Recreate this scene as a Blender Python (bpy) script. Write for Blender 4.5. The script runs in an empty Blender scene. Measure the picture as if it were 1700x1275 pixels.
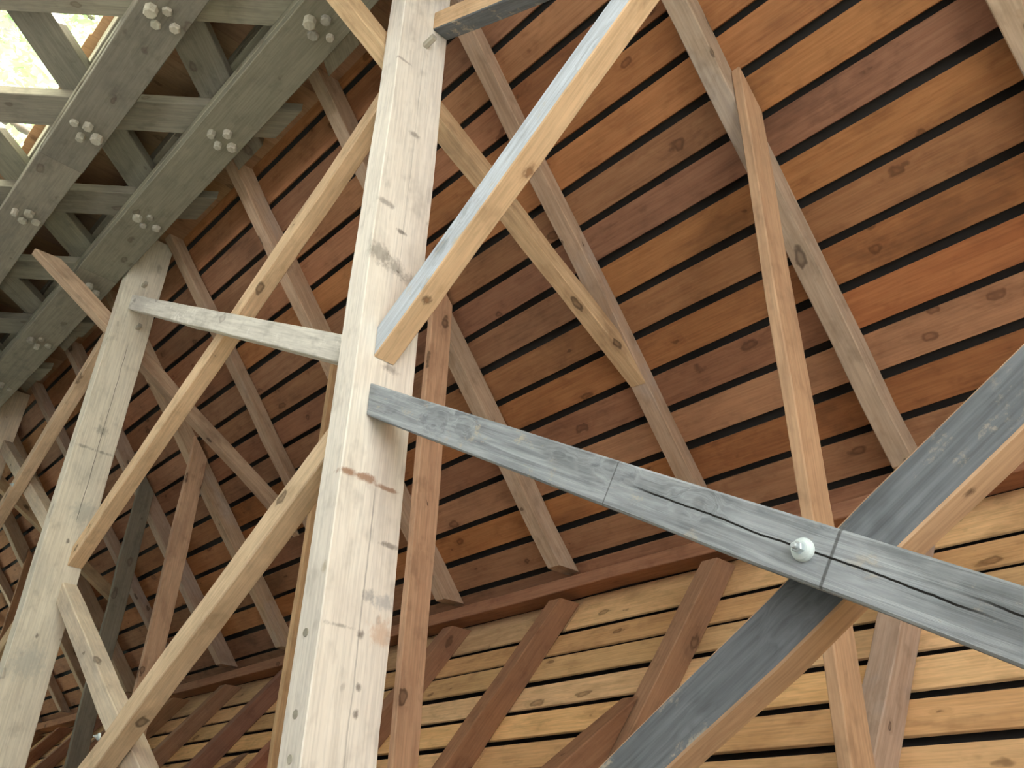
import bpy, bmesh, math, random
from mathutils import Vector, Matrix

random.seed(7)
scene = bpy.context.scene
C = scene.collection
S = 1.5                      # metres per survey unit (survey unit = eye to underside of the tie beams)
EYE = 1.6                    # eye height above the deck


def V(x, y, z):
    return Vector((x * S, y * S, z * S + EYE))


# ------------------------------------------------------------------ camera
cam_d = bpy.data.cameras.new('camera')
cam = bpy.data.objects.new('camera', cam_d)
C.objects.link(cam)
right = Vector((-0.69116311, 0.02486657, 0.72227087))
down = Vector((0.34743683, -0.86490603, 0.36225019))
fwd = Vector((0.63370435, 0.50131747, 0.58915158))
m = Matrix((right, -down, -fwd)).transposed().to_4x4()
m.translation = V(0, 0, 0)
cam.matrix_world = m
cam_d.sensor_width = 36.0
cam_d.lens = 1406.54 / 1700.0 * 36.0
cam_d.clip_start = 0.02
cam_d.clip_end = 500
scene.camera = cam

# ------------------------------------------------------------------ sky, sun, exposure
world = bpy.data.worlds.new('sky')
scene.world = world
world.use_nodes = True
wn = world.node_tree.nodes
wl = world.node_tree.links
sky = wn.new('ShaderNodeTexSky')
sky.sky_type = 'NISHITA'
sky.sun_disc = False
sky.sun_elevation = math.radians(35)
sky.sun_rotation = math.radians(310)
sky.air_density = 1.0
sky.dust_density = 2.5
wn['Background'].inputs['Strength'].default_value = 0.22
wl.new(sky.outputs['Color'], wn['Background'].inputs['Color'])

sun_d = bpy.data.lights.new('sun', 'SUN')
sun_d.energy = 19.0
sun_d.angle = math.radians(1.0)
sun_d.color = (0.96, 0.985, 1.0)
sun = bpy.data.objects.new('sun', sun_d)
C.objects.link(sun)
SUN_FROM = Vector((-0.30, 0.74, 0.60)).normalized()
sun.rotation_euler = (-SUN_FROM).to_track_quat('-Z', 'Y').to_euler()

vs = scene.view_settings
vs.view_transform = 'Standard'
vs.look = 'None'
vs.gamma = 1.0
vs.use_curve_mapping = False
vs.exposure = 2.0
scene.cycles.max_bounces = 7
scene.cycles.diffuse_bounces = 6


# ------------------------------------------------------------------ node helpers
class N:
    def __init__(self, name):
        self.mat = bpy.data.materials.new(name)
        self.mat.use_nodes = True
        self.t = self.mat.node_tree
        self.t.nodes.clear()

    def node(self, kind, **kw):
        n = self.t.nodes.new(kind)
        for k, v in kw.items():
            setattr(n, k, v)
        return n

    def link(self, a, b):
        self.t.links.new(a, b)

    def put(self, sock, v):
        if isinstance(v, bpy.types.NodeSocket):
            self.link(v, sock)
        elif v is not None:
            sock.default_value = v

    def math(self, op, a, b=None, c=None, clamp=False):
        n = self.node('ShaderNodeMath', operation=op, use_clamp=clamp)
        self.put(n.inputs[0], a)
        self.put(n.inputs[1], b)
        if c is not None:
            self.put(n.inputs[2], c)
        return n.outputs[0]

    def vmul(self, a, b):
        n = self.node('ShaderNodeVectorMath', operation='MULTIPLY')
        self.put(n.inputs[0], a)
        self.put(n.inputs[1], b)
        return n.outputs[0]

    def vadd(self, a, b):
        n = self.node('ShaderNodeVectorMath', operation='ADD')
        self.put(n.inputs[0], a)
        self.put(n.inputs[1], b)
        return n.outputs[0]

    def noise(self, vec, scale, detail=4.0, rough=0.6, dist=0.0):
        n = self.node('ShaderNodeTexNoise')
        self.link(vec, n.inputs['Vector'])
        n.inputs['Scale'].default_value = scale
        n.inputs['Detail'].default_value = detail
        n.inputs['Roughness'].default_value = rough
        n.inputs['Distortion'].default_value = dist
        return n.outputs['Fac']

    def ramp(self, fac, lo, hi, a=0.0, b=1.0):
        n = self.node('ShaderNodeMapRange', clamp=True, interpolation_type='SMOOTHSTEP')
        self.put(n.inputs['Value'], fac)
        n.inputs['From Min'].default_value = lo
        n.inputs['From Max'].default_value = hi
        n.inputs['To Min'].default_value = a
        n.inputs['To Max'].default_value = b
        return n.outputs['Result']

    def mix(self, fac, a, b, mode='MIX'):
        n = self.node('ShaderNodeMix', data_type='RGBA', blend_type=mode)
        self.put(n.inputs['Factor'], fac)
        for s, v in ((n.inputs['A'], a), (n.inputs['B'], b)):
            if isinstance(v, tuple):
                v = (*v, 1.0) if len(v) == 3 else v
            self.put(s, v)
        return n.outputs['Result']


def wood(name, base, dark, stain=(0.2, 0.17, 0.14), stain_amt=0.5, grain=0.6, knots=0.8, vary=0.16,
         hue=0.012, rough=0.82, specks=None, kerfs=(), cracks=(), streak=1.0, bump=0.0, saw=0.0,
         knot_col=(0.10, 0.055, 0.03), spots=(), blotch=0.35):
    """Sawn softwood. Local X runs along the grain."""
    n = N(name)
    tc = n.node('ShaderNodeTexCoord')
    oi = n.node('ShaderNodeObjectInfo')
    p = tc.outputs['Object']
    off = n.math('MULTIPLY', oi.outputs['Random'], 71.3)
    comb = n.node('ShaderNodeCombineXYZ')
    for i in range(3):
        n.link(off, comb.inputs[i])
    q = n.vadd(p, comb.outputs[0])
    # knots
    vo = n.node('ShaderNodeTexVoronoi', feature='F1')
    vo.inputs['Scale'].default_value = 5.0
    wn1 = n.node('ShaderNodeTexNoise')
    n.link(q, wn1.inputs['Vector'])
    wn1.inputs['Scale'].default_value = 14.0
    wn1.inputs['Detail'].default_value = 2.0
    warp = n.vmul(wn1.outputs['Color'], (0.07, 0.05, 0.05))
    n.link(n.vadd(n.vmul(q, (0.62, 1.15, 1.15)), warp), vo.inputs['Vector'])
    sep = n.node('ShaderNodeSeparateColor')
    n.link(vo.outputs['Color'], sep.inputs[0])
    kd = n.math('DIVIDE', vo.outputs['Distance'], n.ramp(sep.outputs[0], 0.0, 1.0, 0.35, 1.35))
    halo = n.ramp(kd, 0.10, 0.42, 1.0, 0.0)
    core = n.ramp(kd, 0.075, 0.15, 1.0, 0.0)
    ring = n.math('MULTIPLY', n.ramp(kd, 0.05, 0.10), n.ramp(kd, 0.11, 0.15, 1.0, 0.0))
    # grain, bent around the knots
    bend = n.math('MULTIPLY', halo, 0.035)
    cb = n.node('ShaderNodeCombineXYZ')
    n.link(bend, cb.inputs[1])
    n.link(bend, cb.inputs[2])
    gq = n.vmul(n.vadd(q, cb.outputs[0]), (0.8, 11.0 * streak, 11.0 * streak))
    g1 = n.noise(gq, 2.2, 4.5, 0.62, 0.7)
    fq = n.vmul(q, (2.5, 60.0, 60.0))
    g2 = n.noise(fq, 1.6, 2.0, 0.6)
    st = n.noise(n.vmul(q, (0.9, 1.7, 1.7)), 1.7, 4.0, 0.62, 0.3)
    bl = n.noise(n.vmul(q, (0.8, 1.3, 1.3)), 7.5, 3.0, 0.65)
    col = n.mix(n.ramp(g1, 0.36, 0.68, 0.0, grain), base, dark)
    col = n.mix(n.ramp(st, 0.50, 0.74, 0.0, stain_amt), col, stain)
    lightv = tuple(min(1.0, c * 1.18) for c in base)
    col = n.mix(n.ramp(st, 0.44, 0.26, 0.0, 0.6), col, lightv)
    col = n.mix(n.ramp(g2, 0.35, 0.70, 0.0, 0.30), col, n.mix(0.55, col, (0.0, 0.0, 0.0)))
    col = n.mix(n.ramp(bl, 0.52, 0.74, 0.0, blotch), col, tuple(c * 0.45 for c in dark))
    col = n.mix(n.ramp(bl, 0.46, 0.28, 0.0, blotch * 0.6), col, lightv)
    if saw > 0:
        w = n.node('ShaderNodeTexWave', wave_type='BANDS', bands_direction='X')
        n.link(n.vmul(q, (1.0, 0.25, 0.25)), w.inputs['Vector'])
        w.inputs['Scale'].default_value = 22.0
        w.inputs['Distortion'].default_value = 6.0
        w.inputs['Detail'].default_value = 3.0
        col = n.mix(n.ramp(w.outputs['Fac'], 0.6, 1.0, 0.0, saw), col, n.mix(0.4, col, (0.02, 0.015, 0.01)))
    if knots > 0:
        col = n.mix(n.math('MULTIPLY', halo, 0.28 * knots), col, tuple(c * 0.55 for c in dark))
        col = n.mix(n.math('MULTIPLY', core, 0.55 * knots), col, knot_col)
        col = n.mix(n.math('MULTIPLY', ring, 0.6 * knots), col, tuple(c * 0.4 for c in knot_col))
    if specks:
        sc, amt = specks
        sp = n.noise(n.vmul(q, (1.0, 1.4, 1.4)), 9.0, 6.0, 0.75)
        sm = n.noise(q, 1.3, 2.0)
        f = n.math('MULTIPLY', n.ramp(sp, 0.56, 0.66), n.ramp(sm, 0.42, 0.58))
        col = n.mix(n.math('MULTIPLY', f, amt), col, sc)
    hf = n.noise(n.vmul(q, (1.0, 1.6, 1.6)), 24.0, 4.0, 0.7) if spots else None
    sx = n.node('ShaderNodeSeparateXYZ')
    n.link(p, sx.inputs[0])
    for (sxp, syp, szp, rx, ry, rz, scol, amt) in spots:      # knots and smudges of a shape of their own
        d = n.node('ShaderNodeVectorMath', operation='SUBTRACT')
        n.link(p, d.inputs[0])
        d.inputs[1].default_value = (sxp, syp, szp)
        d2 = n.vmul(d.outputs[0], (1 / rx, 1 / ry, 1 / rz))
        ln = n.node('ShaderNodeVectorMath', operation='LENGTH')
        n.link(d2, ln.inputs[0])
        wob = n.math('ADD', ln.outputs['Value'], n.math('MULTIPLY', n.math('SUBTRACT', st, 0.5), 1.6))
        wob = n.math('ADD', wob, n.math('MULTIPLY', n.math('SUBTRACT', hf, 0.5), 2.2))
        col = n.mix(n.ramp(wob, 0.25, 1.15, amt, 0.0), col, scol)
    for (kx, ks, kw, amt) in kerfs:                            # saw kerfs across the face
        lx = n.math('SUBTRACT', n.math('SUBTRACT', sx.outputs[0], kx), n.math('MULTIPLY', sx.outputs[1], ks))
        f = n.ramp(n.math('ABSOLUTE', lx), kw * 0.4, kw, amt, 0.0)
        col = n.mix(f, col, (0.03, 0.026, 0.022))
    for (axis, x0, x1, y0, sl, cw, amt) in cracks:             # drying checks along the grain
        cn = n.noise(n.vmul(p, (1.0, 0.0, 0.0)), 3.0, 5.0, 0.6)
        ly = n.math('SUBTRACT', sx.outputs[axis], n.math('ADD', n.math('MULTIPLY', n.math('SUBTRACT', cn, 0.5), 0.025),
                    n.math('ADD', n.math('MULTIPLY', n.math('SUBTRACT', sx.outputs[0], x0), sl), y0)))
        f = n.ramp(n.math('ABSOLUTE', ly), cw * 0.5, cw, amt, 0.0)
        f = n.math('MULTIPLY', f, n.ramp(sx.outputs[0], x0, x0 + 0.12))
        f = n.math('MULTIPLY', f, n.ramp(sx.outputs[0], x1 - 0.12, x1, 1.0, 0.0))
        col = n.mix(f, col, (0.008, 0.007, 0.006))
    # board-to-board variation
    hs = n.node('ShaderNodeHueSaturation')
    n.link(col, hs.inputs['Color'])
    n.link(n.ramp(oi.outputs['Random'], 0.0, 1.0, 1.0 - vary, 1.0 + vary), hs.inputs['Value'])
    fr = n.math('FRACT', n.math('MULTIPLY', oi.outputs['Random'], 7.77))
    mr = n.node('ShaderNodeMapRange')
    n.link(fr, mr.inputs['Value'])
    mr.inputs['To Min'].default_value = 0.5 - hue
    mr.inputs['To Max'].default_value = 0.5 + hue
    n.link(mr.outputs[0], hs.inputs['Hue'])
    fr2 = n.math('FRACT', n.math('MULTIPLY', oi.outputs['Random'], 23.1))
    ms = n.node('ShaderNodeMapRange')
    n.link(fr2, ms.inputs['Value'])
    ms.inputs['To Min'].default_value = 0.9
    ms.inputs['To Max'].default_value = 1.1
    n.link(ms.outputs[0], hs.inputs['Saturation'])
    bs = n.node('ShaderNodeBsdfPrincipled')
    n.link(hs.outputs[0], bs.inputs['Base Color'])
    bs.inputs['Roughness'].default_value = rough
    bs.inputs['Specular IOR Level'].default_value = 0.25
    if bump > 0:
        bp = n.node('ShaderNodeBump')
        bp.inputs['Strength'].default_value = bump
        bp.inputs['Distance'].default_value = 0.006
        n.link(g1, bp.inputs['Height'])
        n.link(bp.outputs[0], bs.inputs['Normal'])
    out = n.node('ShaderNodeOutputMaterial')
    n.link(bs.outputs[0], out.inputs[0])
    return n.mat


def plain(name, col, rough=0.8, metal=0.0, mottled=0.0, scale=6.0):
    n = N(name)
    tc = n.node('ShaderNodeTexCoord')
    f = n.noise(tc.outputs['Object'], scale, 5.0)
    c = n.mix(n.ramp(f, 0.35, 0.7, 0.0, mottled), col, tuple(x * 0.45 for x in col))
    bs = n.node('ShaderNodeBsdfPrincipled')
    n.link(c, bs.inputs['Base Color'])
    bs.inputs['Roughness'].default_value = rough
    bs.inputs['Metallic'].default_value = metal
    out = n.node('ShaderNodeOutputMaterial')
    n.link(bs.outputs[0], out.inputs[0])
    return n.mat


def frame(p0, p1, up):
    ax = (p1 - p0).normalized()
    z = (up - ax * up.dot(ax)).normalized()
    y = z.cross(ax)
    return ax, y, z


def on_beam(p0, p1, up, marks):
    """Marks given as surveyed points on a beam -> the beam's own coordinates."""
    ax, y, z = frame(p0, p1, up)
    out = []
    for (x_, y_, z_, rx, ry, rz, col, amt) in marks:
        d = V(x_, y_, z_) - p0
        out.append((d.dot(ax), d.dot(y), d.dot(z), rx, ry, rz, col, amt))
    return out


M = {}
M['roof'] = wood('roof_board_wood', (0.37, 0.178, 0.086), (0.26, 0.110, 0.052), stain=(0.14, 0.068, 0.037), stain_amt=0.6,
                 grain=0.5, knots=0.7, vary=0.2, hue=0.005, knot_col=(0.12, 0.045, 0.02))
M['roof_light'] = wood('honey_lit_roof_board_wood', (0.77, 0.51, 0.27), (0.59, 0.36, 0.175), stain=(0.38, 0.21, 0.10), stain_amt=0.6,
                       grain=0.5, knots=0.7, vary=0.16, hue=0.006, knot_col=(0.15, 0.06, 0.025))  # partly the boards' own honey tone, partly the stronger light on this slope
M['tie'] = wood('pale_tie_wood', (0.74, 0.64, 0.50), (0.60, 0.48, 0.35), stain=(0.42, 0.38, 0.33), stain_amt=0.5, grain=0.4,
                knots=0.75, vary=0.03, hue=0.004, saw=0.0)
M['tan'] = wood('tan_brace_wood', (0.69, 0.51, 0.33), (0.53, 0.355, 0.21), stain=(0.34, 0.23, 0.15), stain_amt=0.35, grain=0.5,
                knots=0.9, vary=0.08, hue=0.008)
M['rafter'] = wood('rafter_wood', (0.54, 0.41, 0.30), (0.39, 0.27, 0.18), stain=(0.46, 0.42, 0.39), stain_amt=0.6, grain=0.55,
                   knots=0.9, vary=0.14, hue=0.01)
M['rafter_red'] = wood('near_rafter_wood', (0.36, 0.20, 0.125), (0.25, 0.125, 0.08), stain=(0.20, 0.11, 0.08), stain_amt=0.5,
                       grain=0.45, knots=0.7, vary=0.12)
M['collar'] = wood('collar_wood', (0.60, 0.40, 0.25), (0.44, 0.26, 0.155), stain=(0.30, 0.19, 0.13), stain_amt=0.5, grain=0.5,
                   knots=0.9, vary=0.14)
M['strut'] = wood('strut_wood', (0.60, 0.44, 0.28), (0.42, 0.27, 0.16), stain=(0.26, 0.19, 0.13), stain_amt=0.6, grain=0.6,
                  knots=1.0, vary=0.08, hue=0.008)
M['truss'] = wood('truss_plank_wood', (0.27, 0.25, 0.195), (0.195, 0.18, 0.14), stain=(0.14, 0.13, 0.115), stain_amt=0.6,
                  grain=0.5, knots=0.5, vary=0.16, hue=0.012)
M['siding'] = wood('siding_wood', (0.34, 0.21, 0.13), (0.24, 0.145, 0.09), stain=(0.16, 0.11, 0.075), stain_amt=0.4, grain=0.4,
                   knots=0.5, vary=0.15)
M['deck'] = wood('deck_wood', (0.64, 0.62, 0.58), (0.52, 0.50, 0.47), stain=(0.44, 0.43, 0.41), stain_amt=0.5, grain=0.5,
                 knots=0.4, vary=0.15)
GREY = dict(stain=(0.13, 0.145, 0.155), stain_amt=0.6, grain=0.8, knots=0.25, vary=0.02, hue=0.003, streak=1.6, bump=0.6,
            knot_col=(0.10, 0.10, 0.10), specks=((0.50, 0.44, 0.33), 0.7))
M['grey_light'] = wood('weathered_light_wood', (0.58, 0.645, 0.72), (0.42, 0.47, 0.53), **{**GREY, 'stain': (0.42, 0.46, 0.50)})
M['grey_dark'] = wood('weathered_and_shaded_dark_wood', (0.185, 0.205, 0.225), (0.105, 0.118, 0.13), **GREY)  # weathered undersides; also stands in for shade on one brace's sides
M['mottled'] = wood('mottled_weathered_wood', (0.74, 0.72, 0.66), (0.52, 0.50, 0.46), stain=(0.28, 0.27, 0.23), stain_amt=0.7,
                    grain=0.55, knots=0.4, vary=0.03, hue=0.004, specks=((0.85, 0.83, 0.78), 0.8))
M['peg'] = wood('peg_wood', (0.42, 0.40, 0.33), (0.33, 0.31, 0.25), grain=0.4, knots=0.0, vary=0.15)
M['metal'] = plain('galvanised_steel', (0.55, 0.62, 0.66), 0.45, 0.7, 0.25, 40.0)
M['washer'] = plain('painted_washer', (0.62, 0.72, 0.74), 0.55, 0.1, 0.12, 30.0)
M['cover'] = plain('roof_covering_dark', (0.035, 0.032, 0.03), 0.9, 0.0, 0.3)
M['grass'] = plain('grass', (0.36, 0.37, 0.26), 0.95, 0.0, 0.4, 0.8)
M['gravel'] = plain('gravel', (0.34, 0.32, 0.29), 0.95, 0.0, 0.3, 9.0)
M['bark'] = plain('bark', (0.16, 0.12, 0.09), 0.95, 0.0, 0.5, 5.0)


def leaf_mat():
    n = N('leaf')
    oi = n.node('ShaderNodeObjectInfo')
    tc = n.node('ShaderNodeTexCoord')
    f = n.noise(tc.outputs['Object'], 1.4, 3.0)
    c = n.mix(n.ramp(f, 0.35, 0.65), (0.30, 0.42, 0.20), (0.44, 0.55, 0.30))
    d = n.node('ShaderNodeBsdfDiffuse')
    t = n.node('ShaderNodeBsdfTranslucent')
    n.link(c, d.inputs[0])
    n.link(c, t.inputs[0])
    mx = n.node('ShaderNodeMixShader')
    mx.inputs[0].default_value = 0.45
    n.link(d.outputs[0], mx.inputs[1])
    n.link(t.outputs[0], mx.inputs[2])
    out = n.node('ShaderNodeOutputMaterial')
    n.link(mx.outputs[0], out.inputs[0])
    return n.mat


M['leaf'] = leaf_mat()


# ------------------------------------------------------------------ object helpers
def link(o, parent=None):
    C.objects.link(o)
    if parent is not None:
        o.parent = parent
        o.matrix_parent_inverse = Matrix.Identity(4)
    return o


def empty(name, loc=(0, 0, 0)):
    o = bpy.data.objects.new(name, None)
    o.location = loc
    o.empty_display_size = 0.2
    C.objects.link(o)
    return o


def tag(o, label, cat, group=None):
    o['label'] = label
    o['category'] = cat
    if group:
        o['group'] = group
    return o


def struct(o, label=None):
    o['kind'] = 'structure'
    if label:
        o['label'] = label
    return o


def beam(name, p0, p1, w, d, mats, up=Vector((0, 0, 1)), n0=None, n1=None, chamfer=0.005, seg=0.3, wob=0.0022,
         parent=None, bottom=None, seed=None):
    """Sawn timber: axis p0-p1, w across, d along 'up'; the ends are cut along planes with normals n0, n1.
    mats[0] on all faces, 'bottom' (index) on the underside."""
    rnd = random.Random(seed if seed is not None else name + str(tuple(round(c, 2) for c in p0)))
    ax, y, z = frame(p0, p1, up)
    L = (p1 - p0).length
    n = max(1, int(L / seg))
    c = min(chamfer, w * 0.2, d * 0.2)
    hw, hd = w / 2, d / 2
    prof = [(-hw + c, -hd), (hw - c, -hd), (hw, -hd + c), (hw, hd - c), (hw - c, hd), (-hw + c, hd), (-hw, hd - c), (-hw, -hd + c)]

    def sh(nn, a, b):
        if nn is None:
            return 0.0
        lx, ly, lz = nn.dot(ax), nn.dot(y), nn.dot(z)
        return -(a * ly + b * lz) / lx
    vs_, fs, mi = [], [], []
    for i in range(n + 1):
        t = i / n
        jy, jz = (rnd.gauss(0, wob), rnd.gauss(0, wob)) if 0 < i < n else (0, 0)
        jw, jd = (rnd.gauss(0, wob * 0.7), rnd.gauss(0, wob * 0.7)) if 0 < i < n else (0, 0)
        for a, b in prof:
            s = (1 - t) * sh(n0, a, b) + t * sh(n1, a, b)
            vs_.append((L * t + s, a * (1 + jw / hw) + jy, b * (1 + jd / hd) + jz))
    for i in range(n):
        for k in range(8):
            a, b = i * 8 + k, i * 8 + (k + 1) % 8
            fs.append((a, a + 8, b + 8, b))
            mi.append(bottom if (bottom is not None and k == 0) else 0)
    fs.append(tuple(range(8)))
    fs.append(tuple(n * 8 + k for k in reversed(range(8))))
    mi += [0, 0]
    me = bpy.data.meshes.new(name)
    me.from_pydata(vs_, [], fs)
    for mm in mats:
        me.materials.append(mm)
    me.polygons.foreach_set('material_index', mi)
    bm = bmesh.new()
    bm.from_mesh(me)
    bmesh.ops.recalc_face_normals(bm, faces=bm.faces)
    bm.to_mesh(me)
    bm.free()
    o = bpy.data.objects.new(name, me)
    mw = Matrix((ax, y, z)).transposed().to_4x4()
    mw.translation = p0
    link(o, parent)
    if parent is not None:
        o.matrix_basis = parent.matrix_basis.inverted() @ mw
    else:
        o.matrix_basis = mw
    return o


def lathe(name, prof, sides, mat, mw, parent=None, smooth=False, twist=0.0):
    """prof: (height, radius) pairs along local Z."""
    vs_, fs = [], []
    for h, r in prof:
        for k in range(sides):
            a = 2 * math.pi * k / sides + twist
            vs_.append((r * math.cos(a), r * math.sin(a), h))
    n = len(prof)
    for i in range(n - 1):
        for k in range(sides):
            a, b = i * sides + k, i * sides + (k + 1) % sides
            fs.append((a, b, b + sides, a + sides))
    fs.append(tuple(reversed(range(sides))))
    fs.append(tuple((n - 1) * sides + k for k in range(sides)))
    me = bpy.data.meshes.new(name)
    me.from_pydata(vs_, [], fs)
    me.materials.append(mat)
    if smooth:
        me.polygons.foreach_set('use_smooth', [True] * len(me.polygons))
    o = bpy.data.objects.new(name, me)
    link(o, parent)
    o.matrix_basis = (parent.matrix_basis.inverted() @ mw) if parent is not None else mw
    return o


def mat_at(loc, zdir, spin=0.0):
    q = Vector(zdir).to_track_quat('Z', 'Y')
    mw = q.to_matrix().to_4x4() @ Matrix.Rotation(spin, 4, 'Z')
    mw.translation = loc
    return mw


# ------------------------------------------------------------------ survey of the bridge (survey units)
T = math.tan(math.radians(39.5))
CO = math.cos(math.radians(39.5))
SI = math.sin(math.radians(39.5))
K_FAR = 3.651                       # underside of the far rafters: z + T*y = K_FAR
YM = 1.10                           # centre line of the bridge
RAF_W, RAF_D = 0.075, 0.10
X_NEAR, X_END = -3.0, 10.9          # the two open ends of the bridge
Y_IN = 2.805                        # inner face of the far truss
TIES = [-0.83, 1.685, 4.20, 6.72, 9.24]
TIE_W, TIE_D = 0.093, 0.195
RAFX = [0.93 + 0.795 * i for i in range(-4, 13)]     # near face of each rafter pair
UP = Vector((0, 0, 1))
EX = Vector((1, 0, 0))
EY = Vector((0, 1, 0))


def side(y, s):
    """Mirror about the centre line: s=+1 far side, s=-1 near side."""
    return YM + s * (y - YM)


# ------------------------------------------------------------------ ground, deck
g = bpy.data.meshes.new('ground')
g.from_pydata([(-70, -70, -1.4), (90, -70, -1.4), (90, 90, -1.4), (-70, 90, -1.4)], [], [(0, 1, 2, 3)])
g.materials.append(M['grass'])
struct(link(bpy.data.objects.new('ground', g)), 'grassy ground outside and below the bridge')

g = bpy.data.meshes.new('road')
g.from_pydata([(X_NEAR * S - 0.3 - 25, -3.5, -0.06), (X_NEAR * S - 0.3, -2.5, -0.06), (X_NEAR * S - 0.3, 6.0, -0.06), (X_NEAR * S - 25.3, 7.0, -0.06)], [], [(0, 1, 2, 3)])
g.materials.append(M['gravel'])
struct(link(bpy.data.objects.new('road', g)), 'pale gravel road leading up to the open end of the bridge')

fl = struct(empty('floor', V(0, YM, 0) * 1.0), 'plank deck of the covered bridge')
fl.location = (0, YM * S, 0)
x = X_NEAR * S - 0.2
while x < X_END * S:
    beam('plank', Vector((x + 0.12, -0.95 * S, -0.03)), Vector((x + 0.12, 3.15 * S, -0.03)), 0.235, 0.06, [M['deck']], seg=9,
         parent=fl, chamfer=0.004)
    x += 0.245


# ------------------------------------------------------------------ lattice trusses
def truss(s, label):
    r = empty('lattice_truss', (4.0 * S, side(Y_IN, s) * S, 0))
    tag(r, label, 'truss')

    def yy(y):
        return side(y, s)
    th = 0.049
    # chords: two inner and two outer plank layers at four levels, spliced at different places
    for (z0, z1) in ((0.792, 1.0), (0.343, 0.538), (-0.45, -0.25), (-1.06, -0.86)):
        for li, yl in enumerate((Y_IN + 0.025, Y_IN + 0.075, Y_IN + 0.225, Y_IN + 0.275)):
            cuts = [X_NEAR] + [c for c in ((2.38 + 0.9 * li) % 3.2 + 3.2 * k + (0.35 if z0 > .5 else -.4) - 1.6 for k in range(5))
                               if X_NEAR + .4 < c < X_END - .4] + [X_END]
            for a, b in zip(cuts[:-1], cuts[1:]):
                dz = random.uniform(-0.010, -0.006)
                beam('chord_plank', V(a + .001, yy(yl), (z0 + z1) / 2 + dz), V(b - .001, yy(yl), (z0 + z1) / 2 + dz), th * S,
                     (z1 - z0) * S, [M['truss']], seg=0.8, parent=r)
    # lattice webs
    k = -8
    while True:
        xn = 2.90 + 0.797 * k
        k += 1
        if xn > X_END + 1.6:
            break
        for sgn, yl in ((-1, Y_IN + 0.125), (1, Y_IN + 0.175)):
            sl = 0.86 * sgn                 # dx per dz
            za, zb = -1.12, 1.10
            if any(t - .38 < xn + sl * .16 < t + .47 for t in TIES):
                zb = 0.997
            # keep inside the length of the bridge
            def xa(z):
                return xn + sl * (z - 0.89)
            zs = [za, zb]
            for bound in (X_NEAR + .05, X_END - .05):
                zc = 0.89 + (bound - xn) / sl
                if za < zc < zb:
                    if (xa(za) < bound) == (bound < X_NEAR + 1):
                        zs[0] = max(zs[0], zc)
                    else:
                        zs[1] = min(zs[1], zc)
            if zs[1] - zs[0] < .25 or xa((zs[0] + zs[1]) / 2) < X_NEAR or xa((zs[0] + zs[1]) / 2) > X_END:
                continue
            beam('lattice_plank', V(xa(zs[0]), yy(yl), zs[0]), V(xa(zs[1]), yy(yl), zs[1]), 0.176 * S, th * S, [M['truss']],
                 up=EY * s, seg=0.9, parent=r, n0=UP, n1=UP)
        # treenail heads on the inner face
        for (px, pz, pat) in ((xn, 0.892, ((0, -.05), (-.043, 0), (.045, 0), (.008, .055))),
                              (xn + 0.38, 0.44, ((0, -.048), (-.03, -.002), (.06, -.004), (.02, .05)))):
            if not (X_NEAR + .1 < px < X_END - .1) or px > 8:
                continue
            for (ox, oz) in pat:
                rr = random.choice((0.032, 0.036, 0.026)) * random.uniform(0.9, 1.1)
                hh = random.uniform(0.02, 0.055)
                pm = mat_at(V(px + ox + random.uniform(-.006, .006), yy(Y_IN), pz + oz + random.uniform(-.006, .006))
                            + EY * s * 0.004, -EY * s, random.uniform(0, 1))
                lathe('peg', [(0, rr), (hh - .007, rr), (hh, rr * 0.80)], random.choice((6, 7, 8)), M['peg'], pm, parent=r)
    return r


truss(1, 'dark plank lattice truss with pegged chords beneath the tie beams, open to daylight')
truss(-1, 'plank lattice truss opposite the daylit one, half closed by siding')


# ------------------------------------------------------------------ siding on the outside of the trusses
def siding(s, name, label, x_open):
    w = struct(empty(name, (4 * S, side(Y_IN + .32, s) * S, 0)), label)
    x = X_NEAR
    while x < X_END:
        bw = random.uniform(.125, .165)
        yv = side(Y_IN + 0.318, s)
        spans = [(0.298 + random.uniform(-.006, .006), 1.203)]
        if x_open[0] < x < x_open[1]:
            spans.append((-1.2, -0.95))
        else:
            spans = [(-1.2, 1.203)]
        for za, zb in spans:
            beam('siding_board', V(x + bw / 2, yv, za), V(x + bw / 2, yv, zb), (bw + .004) * S, 0.022, [M['siding']],
                 up=EY * s, seg=5, wob=0, parent=w, chamfer=0.002)
        x += bw
    # nailing rails behind the boards
    return w


siding(1, 'wall_far', 'board siding outside the far truss with a long opening below', (-3.1, 4.2))  # length and depth of the opening shaped for the light it admits
siding(-1, 'wall_near', 'board siding outside the near truss with an opening added below for light', (-3.1, 3.4))  # unseen opening, added so light reaches the undersides from this side too


# ------------------------------------------------------------------ boarded gables added out of view over both portals to limit light
for nm, xg in (('wall_light_block_1', X_NEAR), ('wall_light_block_2', X_END)):
    w = struct(empty(nm, (xg * S, YM * S, V(0, 0, 1).z)), 'unseen boarded gable added over a portal to block sun')
    z = 1.0 + 0.07
    while z < 2.72:
        half = (K_FAR - T * YM + 0.09 - z - 0.07) / T
        if half < .05:
            break
        half = min(half, 2.02)
        beam('gable_board', V(xg, YM - half, z), V(xg, YM + half, z), 0.022, 0.138 * S, [M['siding']], seg=9, parent=w, chamfer=.002)  # board of the added, unseen gable that blocks sun
        z += 0.14

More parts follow.
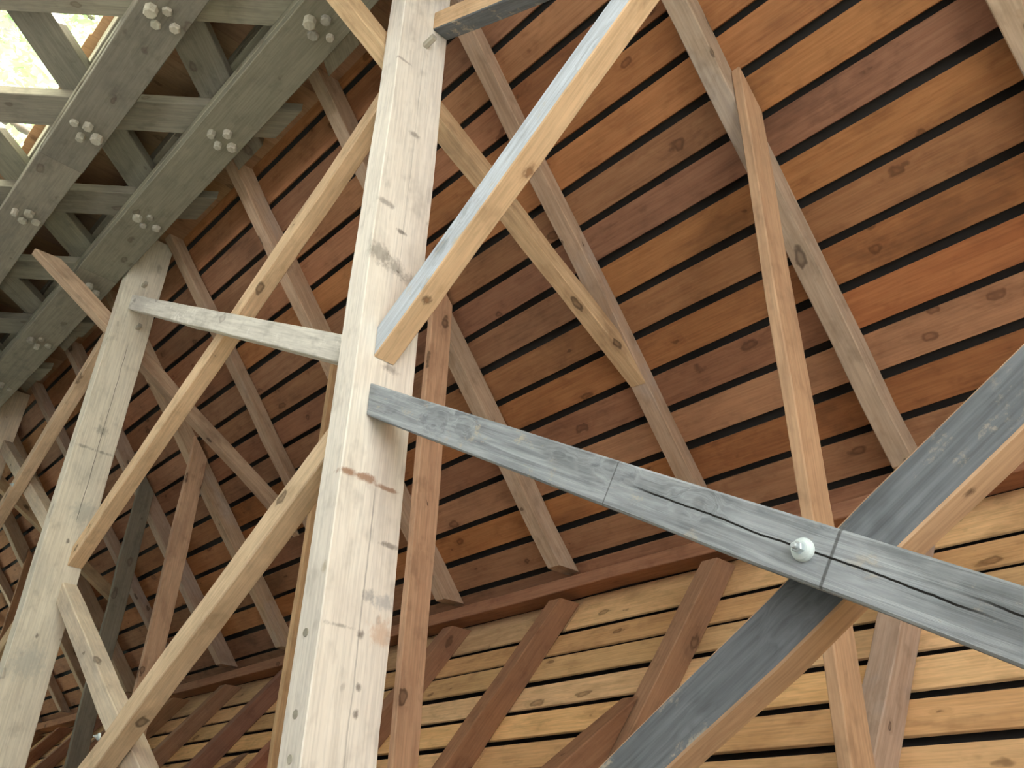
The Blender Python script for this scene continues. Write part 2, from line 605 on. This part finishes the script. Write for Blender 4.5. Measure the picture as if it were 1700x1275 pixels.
# ------------------------------------------------------------------ roof boards
def roof(s, name, label):
    r = struct(empty(name, (4 * S, side(2.4, s) * S, V(0, 0, 1.8).z)), label)
    nrm = Vector((0, s * SI, CO))                      # outward normal of the slope
    # a point on the board underside at slope distance q from the centre line (survey units along the slope)

    def pt(x, q, off=0.0):
        y = YM + s * q * CO
        zr = K_FAR - T * YM                          # rafter underside on the centre line
        z = zr + RAF_D / CO - q * SI
        return V(x, y, z) + nrm * off
    pitch, gap = 0.159, (0.029 if s > 0 else 0.033)
    # slope position of the gaps as surveyed: lower lip of the gaps at q = 3.191/…
    q0 = 0.351 if s > 0 else 0.252                    # surveyed lip of one gap
    qs = []
    q = q0 - pitch * (2 if s > 0 else 1)
    while q < 2.9:
        qs.append(q)
        q += pitch
    for i, q in enumerate(qs):
        qa, qb = q, q + pitch - gap
        if i == 0:
            qa = 0.045 if s > 0 else -0.006
        cuts = [X_NEAR - .15] + [RAFX[j] + RAF_W / 2 for j in range(1 + (i * 2) % 5, len(RAFX) - 1, 5)] + [X_END + .15]
        for a, b in zip(cuts[:-1], cuts[1:]):
            jit = random.uniform(-.004, .004)
            th_b = 0.020 if s > 0 else 0.016
            ww = (qb - qa) * S + random.uniform(-.006, .006)
            o = beam('roof_board', pt(a + .001, (qa + qb) / 2 + jit, th_b / 2), pt(b - .001, (qa + qb) / 2 + jit, th_b / 2), ww, th_b,
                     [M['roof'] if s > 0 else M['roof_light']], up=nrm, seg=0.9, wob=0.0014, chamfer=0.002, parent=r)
    # dark covering laid over the boards
    b0, b1 = pt(X_NEAR - .2, 1.475, 0.075), pt(X_END + .2, 1.475, 0.075)
    beam('roof_covering', b0, b1, 3.05 * S, 0.03, [M['cover']], up=nrm, seg=30, wob=0, parent=r)
    return r


roof(1, 'roof_far', 'underside of the far roof slope, spaced brown boards over rafters')
roof(-1, 'roof_near', 'underside of the near roof slope, lighter spaced boards beyond the ridge')

# ridge beam
rz = K_FAR - T * YM
tag(beam('ridge_beam', V(X_NEAR - .1, 1.135, rz + .062), V(X_END + .1, 1.135, rz + .062), 0.058 * S, 0.14 * S, [M['rafter_red']], seg=0.8),
    'reddish ridge beam running under the peak where both roof slopes meet', 'beam')


# ------------------------------------------------------------------ rafters
def where(i):
    """Say which rafter pair this is by the tie beams and collars one can find."""
    return {-4: 'at the open bridge end', -3: 'second from the open bridge end', -2: 'beyond the bolted grey brace', -1: 'beside the bolted grey brace end',
            0: 'with the orange collar beam spiked on', 1: 'right above the wide pale tie beam',
            2: 'carrying the tan collar beam beside the wide pale tie beam',
            3: 'carrying the collar half hidden behind the pale tie',
            4: 'right above the second tie beam', 5: 'carrying the first collar beam past the second tie beam',
            6: 'carrying the second dark collar beam past the second tie beam', 7: 'right above the third tie beam',
            8: 'just past the third tie beam', 9: 'two past the third tie beam', 10: 'right above the fourth tie beam',
            11: 'just past the fourth tie beam', 12: 'at the dark far end of the bridge'}[i]


for i, xr in zip(range(-4, 13), RAFX):
    for s in (1, -1):
        nrm = Vector((0, s * SI, CO))
        xc = xr + RAF_W / 2 + ({2: 0.05, 1: 0.02, 0: 0.02}.get(i, 0.0) if s < 0 else 0.0)

        rd = 0.066 if (s > 0 and i in (1, 4, 7, 10)) else RAF_D

        def rp(q):
            y = YM + s * q * CO
            return V(xc, y, K_FAR - T * YM - q * SI) + nrm * ((RAF_D - rd / 2) * S)
        qt = (0.066 if s > 0 else -0.004) / CO - .02
        mats = [M['rafter'] if (s > 0 or i <= 0) else M['rafter_red']]  # near rafters at the bright end: extra light painted as lighter wood
        qf = 2.74
        if i == 1:
            qf = (K_FAR - T * YM + (RAF_D - rd / 2) * CO - 1.201) / SI
        o = beam('rafter', rp(qf), rp(qt + .02), RAF_W * S, rd * S, mats, up=nrm, n1=EY, n0=UP, seg=0.35, wob=.003)
        tag(o, ('daylit-truss slope rafter ' if s > 0 else 'opposite slope rafter ') + where(i), 'rafter', 'rafters')


# ------------------------------------------------------------------ tie beams
TIE_LABEL = ['tie beam over the open bridge end behind the bolted grey braces',
             'wide pale sawn tie beam with knots, a wooden peg and grey braces butting in',
             'second tie beam, pale with a long crack and a mottled grey brace at its end',
             'third tie beam, in shadow past the second', 'fourth tie beam, in the dark far end of the bridge']
tie_objs = []
SM = (0.16, 0.145, 0.12)
BRN = (0.30, 0.15, 0.08)
DK = (0.09, 0.06, 0.045)
tie1_marks = on_beam(V(TIES[1] + TIE_W / 2, -0.90, 1 + TIE_D / 2), V(TIES[1] + TIE_W / 2, 3.10, 1 + TIE_D / 2), UP, [
    (1.685, 1.545, 1.03, .055, .05, .06, SM, .55), (1.685, 1.525, 1.09, .06, .05, .07, SM, .6), (1.685, 1.51, 1.15, .045, .05, .06, SM, .45),
    (1.685, 0.856, 1.02, .016, .05, .045, BRN, .8), (1.685, 0.855, 1.075, .018, .05, .05, BRN, .8), (1.685, 0.845, 1.14, .010, .05, .05, BRN, .75),
    (1.685, 1.74, 1.03, .02, .04, .05, DK, .5), (1.685, 1.665, 1.096, .014, .03, .03, DK, .7), (1.685, 1.516, 1.10, .012, .03, .012, DK, .85),
    (1.685, 2.076, 1.10, .02, .03, .045, DK, .55), (1.685, 0.563, 1.12, .03, .04, .03, (0.25, 0.25, 0.25), .6),
    (1.685, 0.557, 1.17, .035, .04, .06, (0.36, 0.37, 0.38), .6), (1.685, 0.487, 1.163, .06, .04, .06, (0.55, 0.33, 0.19), .5),
    (1.685, 0.473, 1.11, .02, .03, .02, DK, .7), (1.685, 0.358, 1.12, .018, .03, .013, DK, .7), (1.685, 0.301, 1.123, .02, .03, .013, DK, .7),
    (1.685, 0.70, 1.165, .012, .03, .05, DK, .6), (1.685, 0.482, 1.05, .010, .03, .07, SM, .55), (1.685, 2.37, 1.03, .012, .03, .07, DK, .45),
    (1.685, 1.19, 1.11, .03, .05, .05, DK, .5), (1.70, 0.61, 1.0, .03, .02, .02, (0.35, 0.27, 0.14), .5)])
M['tie_main'] = wood('pale_tie_wood_knotted', (0.83, 0.79, 0.725), (0.73, 0.67, 0.59), stain=(0.62, 0.57, 0.52), stain_amt=0.45,
                     grain=0.35, knots=0.25, vary=0.0, hue=0.0, saw=0.0, spots=tie1_marks,
                     cracks=((2, 0.6, 2.65, .012, .001, .004, .32), (2, 2.9, 5.2, .004, .002, .003, .18)))
tie2_marks = on_beam(V(TIES[2] + TIE_W / 2, -0.90, 1 + TIE_D / 2), V(TIES[2] + TIE_W / 2, 3.10, 1 + TIE_D / 2), UP, [
    (4.2, 1.77, 1.05, .018, .05, .08, SM, .6), (4.2, 1.767, 1.14, .018, .05, .08, SM, .6), (4.2, 1.88, 1.106, .05, .05, .05, SM, .5),
    (4.2, 1.45, 1.13, .10, .05, .09, (0.36, 0.37, 0.33), .5), (4.2, 0.75, 1.09, .12, .05, .12, (0.38, 0.40, 0.37), .5),
    (4.2, 1.30, 1.10, .02, .03, .012, DK, .7), (4.2, 0.86, 1.09, .02, .03, .012, DK, .7)])
M['tie_second'] = wood('second_tie_wood', (0.74, 0.69, 0.57), (0.62, 0.56, 0.44), stain=(0.50, 0.48, 0.41), stain_amt=0.55, grain=0.4,
                       knots=0.35, vary=0.0, hue=0.0, spots=tie2_marks, cracks=((2, 3.4, 5.0, .022, -.006, .003, .7),))
for k, xt in enumerate(TIES):
    xc = xt + TIE_W / 2
    mt = {1: M['tie_main'], 2: M['tie_second']}.get(k, M['tie'])
    o = beam('tie_beam', V(xc, -0.90, 1 + TIE_D / 2), V(xc, 3.10, 1 + TIE_D / 2), TIE_W * S, TIE_D * S, [mt], seg=0.35, wob=0.0016,
             chamfer=0.004)
    tag(o, TIE_LABEL[k], 'beam', 'tie beams')
    tie_objs.append(o)
pk = V(1.685, 2.509, 1.102)
beam('peg', pk + EX * 0.02, pk - EX * 0.075 + Vector((0, 0.012, 0.004)), 0.03, 0.03, [M['peg']], seg=1, parent=tie_objs[1], chamfer=0.004)
for (yy_, zz_) in ((2.508, 1.127), (2.773, 1.094)):
    pk = V(4.20, yy_, zz_)
    beam('peg', pk + EX * 0.02, pk - EX * 0.06, 0.03, 0.03, [M['peg']], seg=1, parent=tie_objs[2], chamfer=0.004)
for yy_, xx_ in ((0.465, 1.739), (0.289, 1.732), (0.199, 1.728)):
    lathe('treenail_end', [(0, .016), (0.004, .015)], 10, M['peg'], mat_at(V(xx_, yy_, 1.0) + UP * 0.001, -UP), parent=tie_objs[1])

# ------------------------------------------------------------------ lateral X-braces between the tie beams
BW, BD = 0.083, 0.068
ZLO, ZHI = 1.052 + BD / 2, 1.127 + BD / 2


def brace(xa, ya, xb, yb, z, mats, label, bottom=None, group=None, w=BW):
    o = beam('brace', V(xa - .003, ya, z), V(xb + .003, yb, z), w * S, BD * S, mats, n0=EX, n1=EX, bottom=bottom, seg=0.3, wob=0.0015)
    tag(o, label, 'brace', group)
    return o


def bolt(o, loc, big=True):
    """Through bolt with a dished washer and a nut, head down."""
    k = 0.82 if big else 0.55
    w = lathe('bolt_washer', [(0, .030 * k), (.008 * k, .0305 * k), (.016 * k, .027 * k), (.020 * k, .019 * k)], 28, M['washer'],
              mat_at(loc + UP * .001, -UP), parent=o, smooth=False)
    inv = w.matrix_basis.inverted()
    for nm, prof, sides, spin in (('bolt_nut', [(.018 * k, .0150 * k), (.034 * k, .0150 * k), (.037 * k, .0125 * k)], 6, 0.4),
                                  ('bolt_end', [(.036 * k, .008 * k), (.050 * k, .008 * k), (.053 * k, .006 * k)], 12, 0.0)):
        b = lathe(nm, prof, sides, M['metal'], mat_at(loc, -UP, spin), parent=o)
        b.matrix_basis = inv @ b.matrix_basis
        b.parent = w


M['grey_B'] = wood('weathered_cracked_wood', (0.40, 0.445, 0.485), (0.18, 0.205, 0.228), **{**GREY, 'kerfs': ((1.41, 0.0, .003, .6), (2.057, 0.0, .005, .65)),
                   'cracks': ((1, 1.45, 2.42, -0.009, 0.014, 0.0030, 1.0), (1, 2.28, 3.6, -0.02, 0.03, 0.0030, 1.0))})
x0, x1 = TIES[0] + TIE_W, TIES[1]
pa0, pa1 = V(x1, 1.253, ZLO), V(x0, 1.253 + (x1 - x0) * 0.640, ZLO)
KR, KD = (0.33, 0.18, 0.09), (0.10, 0.055, 0.03)
M['tan_A'] = wood('tan_knotted_wood', (0.70, 0.50, 0.31), (0.57, 0.38, 0.22), stain=(0.45, 0.31, 0.20), stain_amt=0.35, grain=0.45, knots=0.3,
                  vary=0.0, hue=0.0, spots=on_beam(pa0, pa1, UP, [
                      (1.156, 1.553, 1.105, .05, .04, .045, (0.45, 0.28, 0.16), .7), (1.156, 1.553, 1.105, .028, .03, .028, KD, .8),
                      (1.156, 1.553, 1.105, .018, .03, .018, KR, .8), (1.511, 1.319, 1.083, .022, .02, .022, KD, .85),
                      (1.511, 1.319, 1.083, .012, .02, .012, KR, .8)]))
pc0, pc1 = V(x1, -0.327, ZHI), V(x0, -0.327 + (x1 - x0) * 0.618, ZHI)
M['tan_C'] = wood('tan_side_wood', (0.58, 0.40, 0.25), (0.44, 0.28, 0.17), stain=(0.33, 0.22, 0.15), stain_amt=0.35, grain=0.45, knots=0.2,
                  vary=0.0, hue=0.0, spots=on_beam(pc0, pc1, UP, [(0.345, 0.456, 1.153, .018, .02, .016, KD, .85)]))
# B: low, from the middle of the pale tie towards the viewer's side
oB = brace(x1, 1.072, x0, 1.072 + (x1 - x0) * -0.590, ZLO, [M['grey_B']],
           'weathered grey brace with a long crack and a bolt and washer through it')
bolt(oB, V(0.537, 0.394, 1.052))
# C: high, crossing over B
brace(x1, -0.327, x0, -0.327 + (x1 - x0) * 0.618, ZHI, [M['tan_C'], M['grey_dark']],
      'dark weathered brace with tan side crossing above the bolted grey brace', bottom=1)
# A: low, from the middle of the pale tie outwards
brace(x1, 1.253, x0, 1.253 + (x1 - x0) * 0.640, ZLO, [M['tan_A'], M['grey_light']],
      'tan brace with pale bluish underside and a big knot, butting on the pale tie beam', bottom=1)
# mate of A; the shade on its sides is painted in with dark wood
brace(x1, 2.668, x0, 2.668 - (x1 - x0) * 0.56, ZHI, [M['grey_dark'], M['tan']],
      'brace with tan underside and shade-darkened side at the pegged end of the pale tie beam', bottom=1)
# bay between the pale tie and the second tie
x0, x1 = TIES[1] + TIE_W, TIES[2]
brace(x1, 2.645, x0, 1.262, ZLO, [M['mottled']], 'mottled grey and white brace between the pale tie and the second tie')
brace(x1, 1.235, x0, 2.625, ZHI, [M['tan']], 'long tan brace passing over the mottled grey brace')
oF = brace(x1, -0.43, x0, 1.06, ZLO, [M['tan']], 'tan brace with a small shiny bolt, rising to the middle of the pale tie')
bolt(oF, V(3.022, 0.35, 1.052), False)
brace(x1, 1.06, x0, -0.45, ZHI, [M['tie']], 'pale knotty brace crossing over the brace with the small shiny bolt')
# farther bays
for k in (2, 3):
    x0, x1 = TIES[k] + TIE_W, TIES[k + 1]
    nm = ('second and third', 'third and fourth')[k - 2]
    zo, zi = (ZHI, ZLO) if k == 2 else (ZLO, ZHI)
    for (ya, yb, z, lb) in ((2.645, 1.262, zo, 'outer rising'), (1.235, 2.72, zi, 'outer falling'), (-0.43, 1.06, ZLO, 'inner falling'),
                            (1.06, -0.45, ZHI, 'inner rising')):
        o = brace(x1, ya, x0, yb, z, [M['tie'] if (k == 2 and lb == 'outer rising') else M['tan']],
                  ('pale' if (k == 2 and lb == 'outer rising') else 'tan') + f' brace, {lb}, between the {nm} tie beams',
                  group='braces between the farther tie beams')
        if lb == 'outer falling' and k == 2:
            bolt(o, V(5.50, 1.951, 1.052), False)

# ------------------------------------------------------------------ long struts from the trusses past the ties up to the rafters
for k, xt in enumerate(TIES):
    for s in (1, -1):
        if k == 0:
            continue
        xs = xt + TIE_W + 0.002 + 0.036
        nrm = Vector((0, s * SI, CO))
        dy, dz = -0.543, 0.840
        cy, cz = 2.238, 1.5
        kh = K_FAR + ((RAF_D - 0.066) / CO if s > 0 else 0.0)
        ta = (Y_IN - 0.002 - cy) / dy              # foot on the truss face
        # head on the rafter underside
        tb = (kh - 0.006 - T * cy - cz) / (dz + T * dy)
        xf, xh = xt + TIE_W + 0.070, xt + 0.062 + (0.03 if k > 1 else 0.018)
        if s < 0:
            xf = xh = xt + TIE_W + 0.04
        wd = 0.072 if s > 0 else 0.10
        p0 = V(xf, side(cy + dy * ta, s), cz + dz * ta)
        p1 = V(xh, side(cy + dy * tb, s), cz + dz * tb)
        mt = M['strut'] if s > 0 else M['rafter_red']
        o = beam('strut', p0, p1, 0.072 * S, wd * S, [mt], up=EY * -s, n0=EY, n1=nrm, seg=0.3, wob=.003)
        nm = ['the tie beam over the open end', 'the wide pale tie beam', 'the second tie beam', 'the third tie beam', 'the fourth tie beam'][k]
        tag(o, ('knotty strut from the daylit truss past %s to a rafter' if s > 0 else
                'reddish strut opposite the daylit truss past %s to a rafter') % nm, 'strut', 'struts')

# ------------------------------------------------------------------ collar beams on the rafter pairs without a tie
COL = {-3: 'at the open bridge end', -1: 'beside the bolted grey brace end', 0: 'with orange face beside the bolted grey brace',
       2: 'with tan face right beside the wide pale tie beam', 3: 'half hidden behind the wide pale tie beam',
       5: 'first past the second tie beam, brown with a dark band', 6: 'second past the second tie beam, dark grey',
       8: 'first past the third tie beam', 9: 'second past the third tie beam', 11: 'first past the fourth tie beam',
       12: 'at the dark far end of the bridge'}
for i, xr in zip(range(-4, 13), RAFX):
    if i not in COL or i == -1:
        continue
    th = 0.034
    xc = xr - th / 2 - 0.001
    z0, z1 = 1.822, 1.932
    zc = (z0 + z1) / 2
    ye = (K_FAR + RAF_D / CO * 0.8 - zc) / T            # reaches the rafter's outer side
    nf, nn = Vector((0, SI, CO)), Vector((0, -SI, CO))
    mt = M['truss'] if i == 6 else M['collar']
    o = beam('collar_beam', V(xc, side(ye, -1), zc), V(xc, ye, zc), th * S, (z1 - z0) * S, [mt], n0=nn, n1=nf, seg=0.4, wob=.003)
    tag(o, 'horizontal collar beam ' + COL[i], 'collar beam', 'collar beams')


# ------------------------------------------------------------------ trees outside
def tree_meshes(seed):
    rnd = random.Random(seed)
    vs_, fs = [], []
    for _ in range(46):
        a = rnd.uniform(0, 2 * math.pi)
        r = 2.6 * math.sqrt(rnd.random())
        c = Vector((r * math.cos(a), r * math.sin(a), rnd.uniform(0.5, 7.5)))
        c.x *= 1.15 - abs(c.z - 3.5) / 6.5
        c.y *= 1.15 - abs(c.z - 3.5) / 6.5
        for _ in range(60):
            p = c + Vector((rnd.gauss(0, .55), rnd.gauss(0, .55), rnd.gauss(0, .45)))
            n1 = Vector((rnd.gauss(0, 1), rnd.gauss(0, 1), rnd.gauss(0, 1))).normalized()
            n2 = n1.orthogonal().normalized()
            L_, W_ = rnd.uniform(.10, .18), rnd.uniform(.05, .09)
            b = len(vs_)
            vs_ += [p - n1 * L_, p + n2 * W_, p + n1 * L_, p - n2 * W_]
            fs.append((b, b + 1, b + 2, b + 3))
    me = bpy.data.meshes.new('foliage')
    me.from_pydata(vs_, [], fs)
    me.materials.append(M['leaf'])
    return me


crowns = [tree_meshes(3), tree_meshes(5)]
for i, (tx, ty, sw, sh, lb) in enumerate(((11, 14.5, 1.0, 1.0, 'leafy green tree of middling height just outside the daylit truss'),
                                          (18, 14.5, 0.9, 1.3, 'tall slim leafy tree outside the daylit truss'),
                                          (25, 17, 1.1, 0.75, 'low broad leafy tree outside the daylit truss'),
                                          (15, 22, 1.15, 1.5, 'tallest and broadest leafy tree outside the daylit truss'),
                                          (22.5, 23.5, 1.0, 1.2, 'tall leafy tree standing behind the other trees outside'),
                                          (31, 26, 1.2, 1.4, 'big leafy tree farthest from the bridge'))):
    t = empty('tree', (tx, ty, -1.4))
    tag(t, lb, 'tree', 'trees outside')
    h = 2.5 * sh
    lathe('trunk', [(0, .24), (.4, .17), (h, .13), (h + 2.5, .06)], 10, M['bark'], mat_at(Vector((tx, ty, -1.4)), UP), parent=t, smooth=True)
    f = link(bpy.data.objects.new('foliage', crowns[i % 2]), t)
    f.location = (0, 0, 0.5)
    f.rotation_euler.z = random.uniform(0, 6)
    f.scale = (sw, sw, sh)
    f['kind'] = 'stuff'
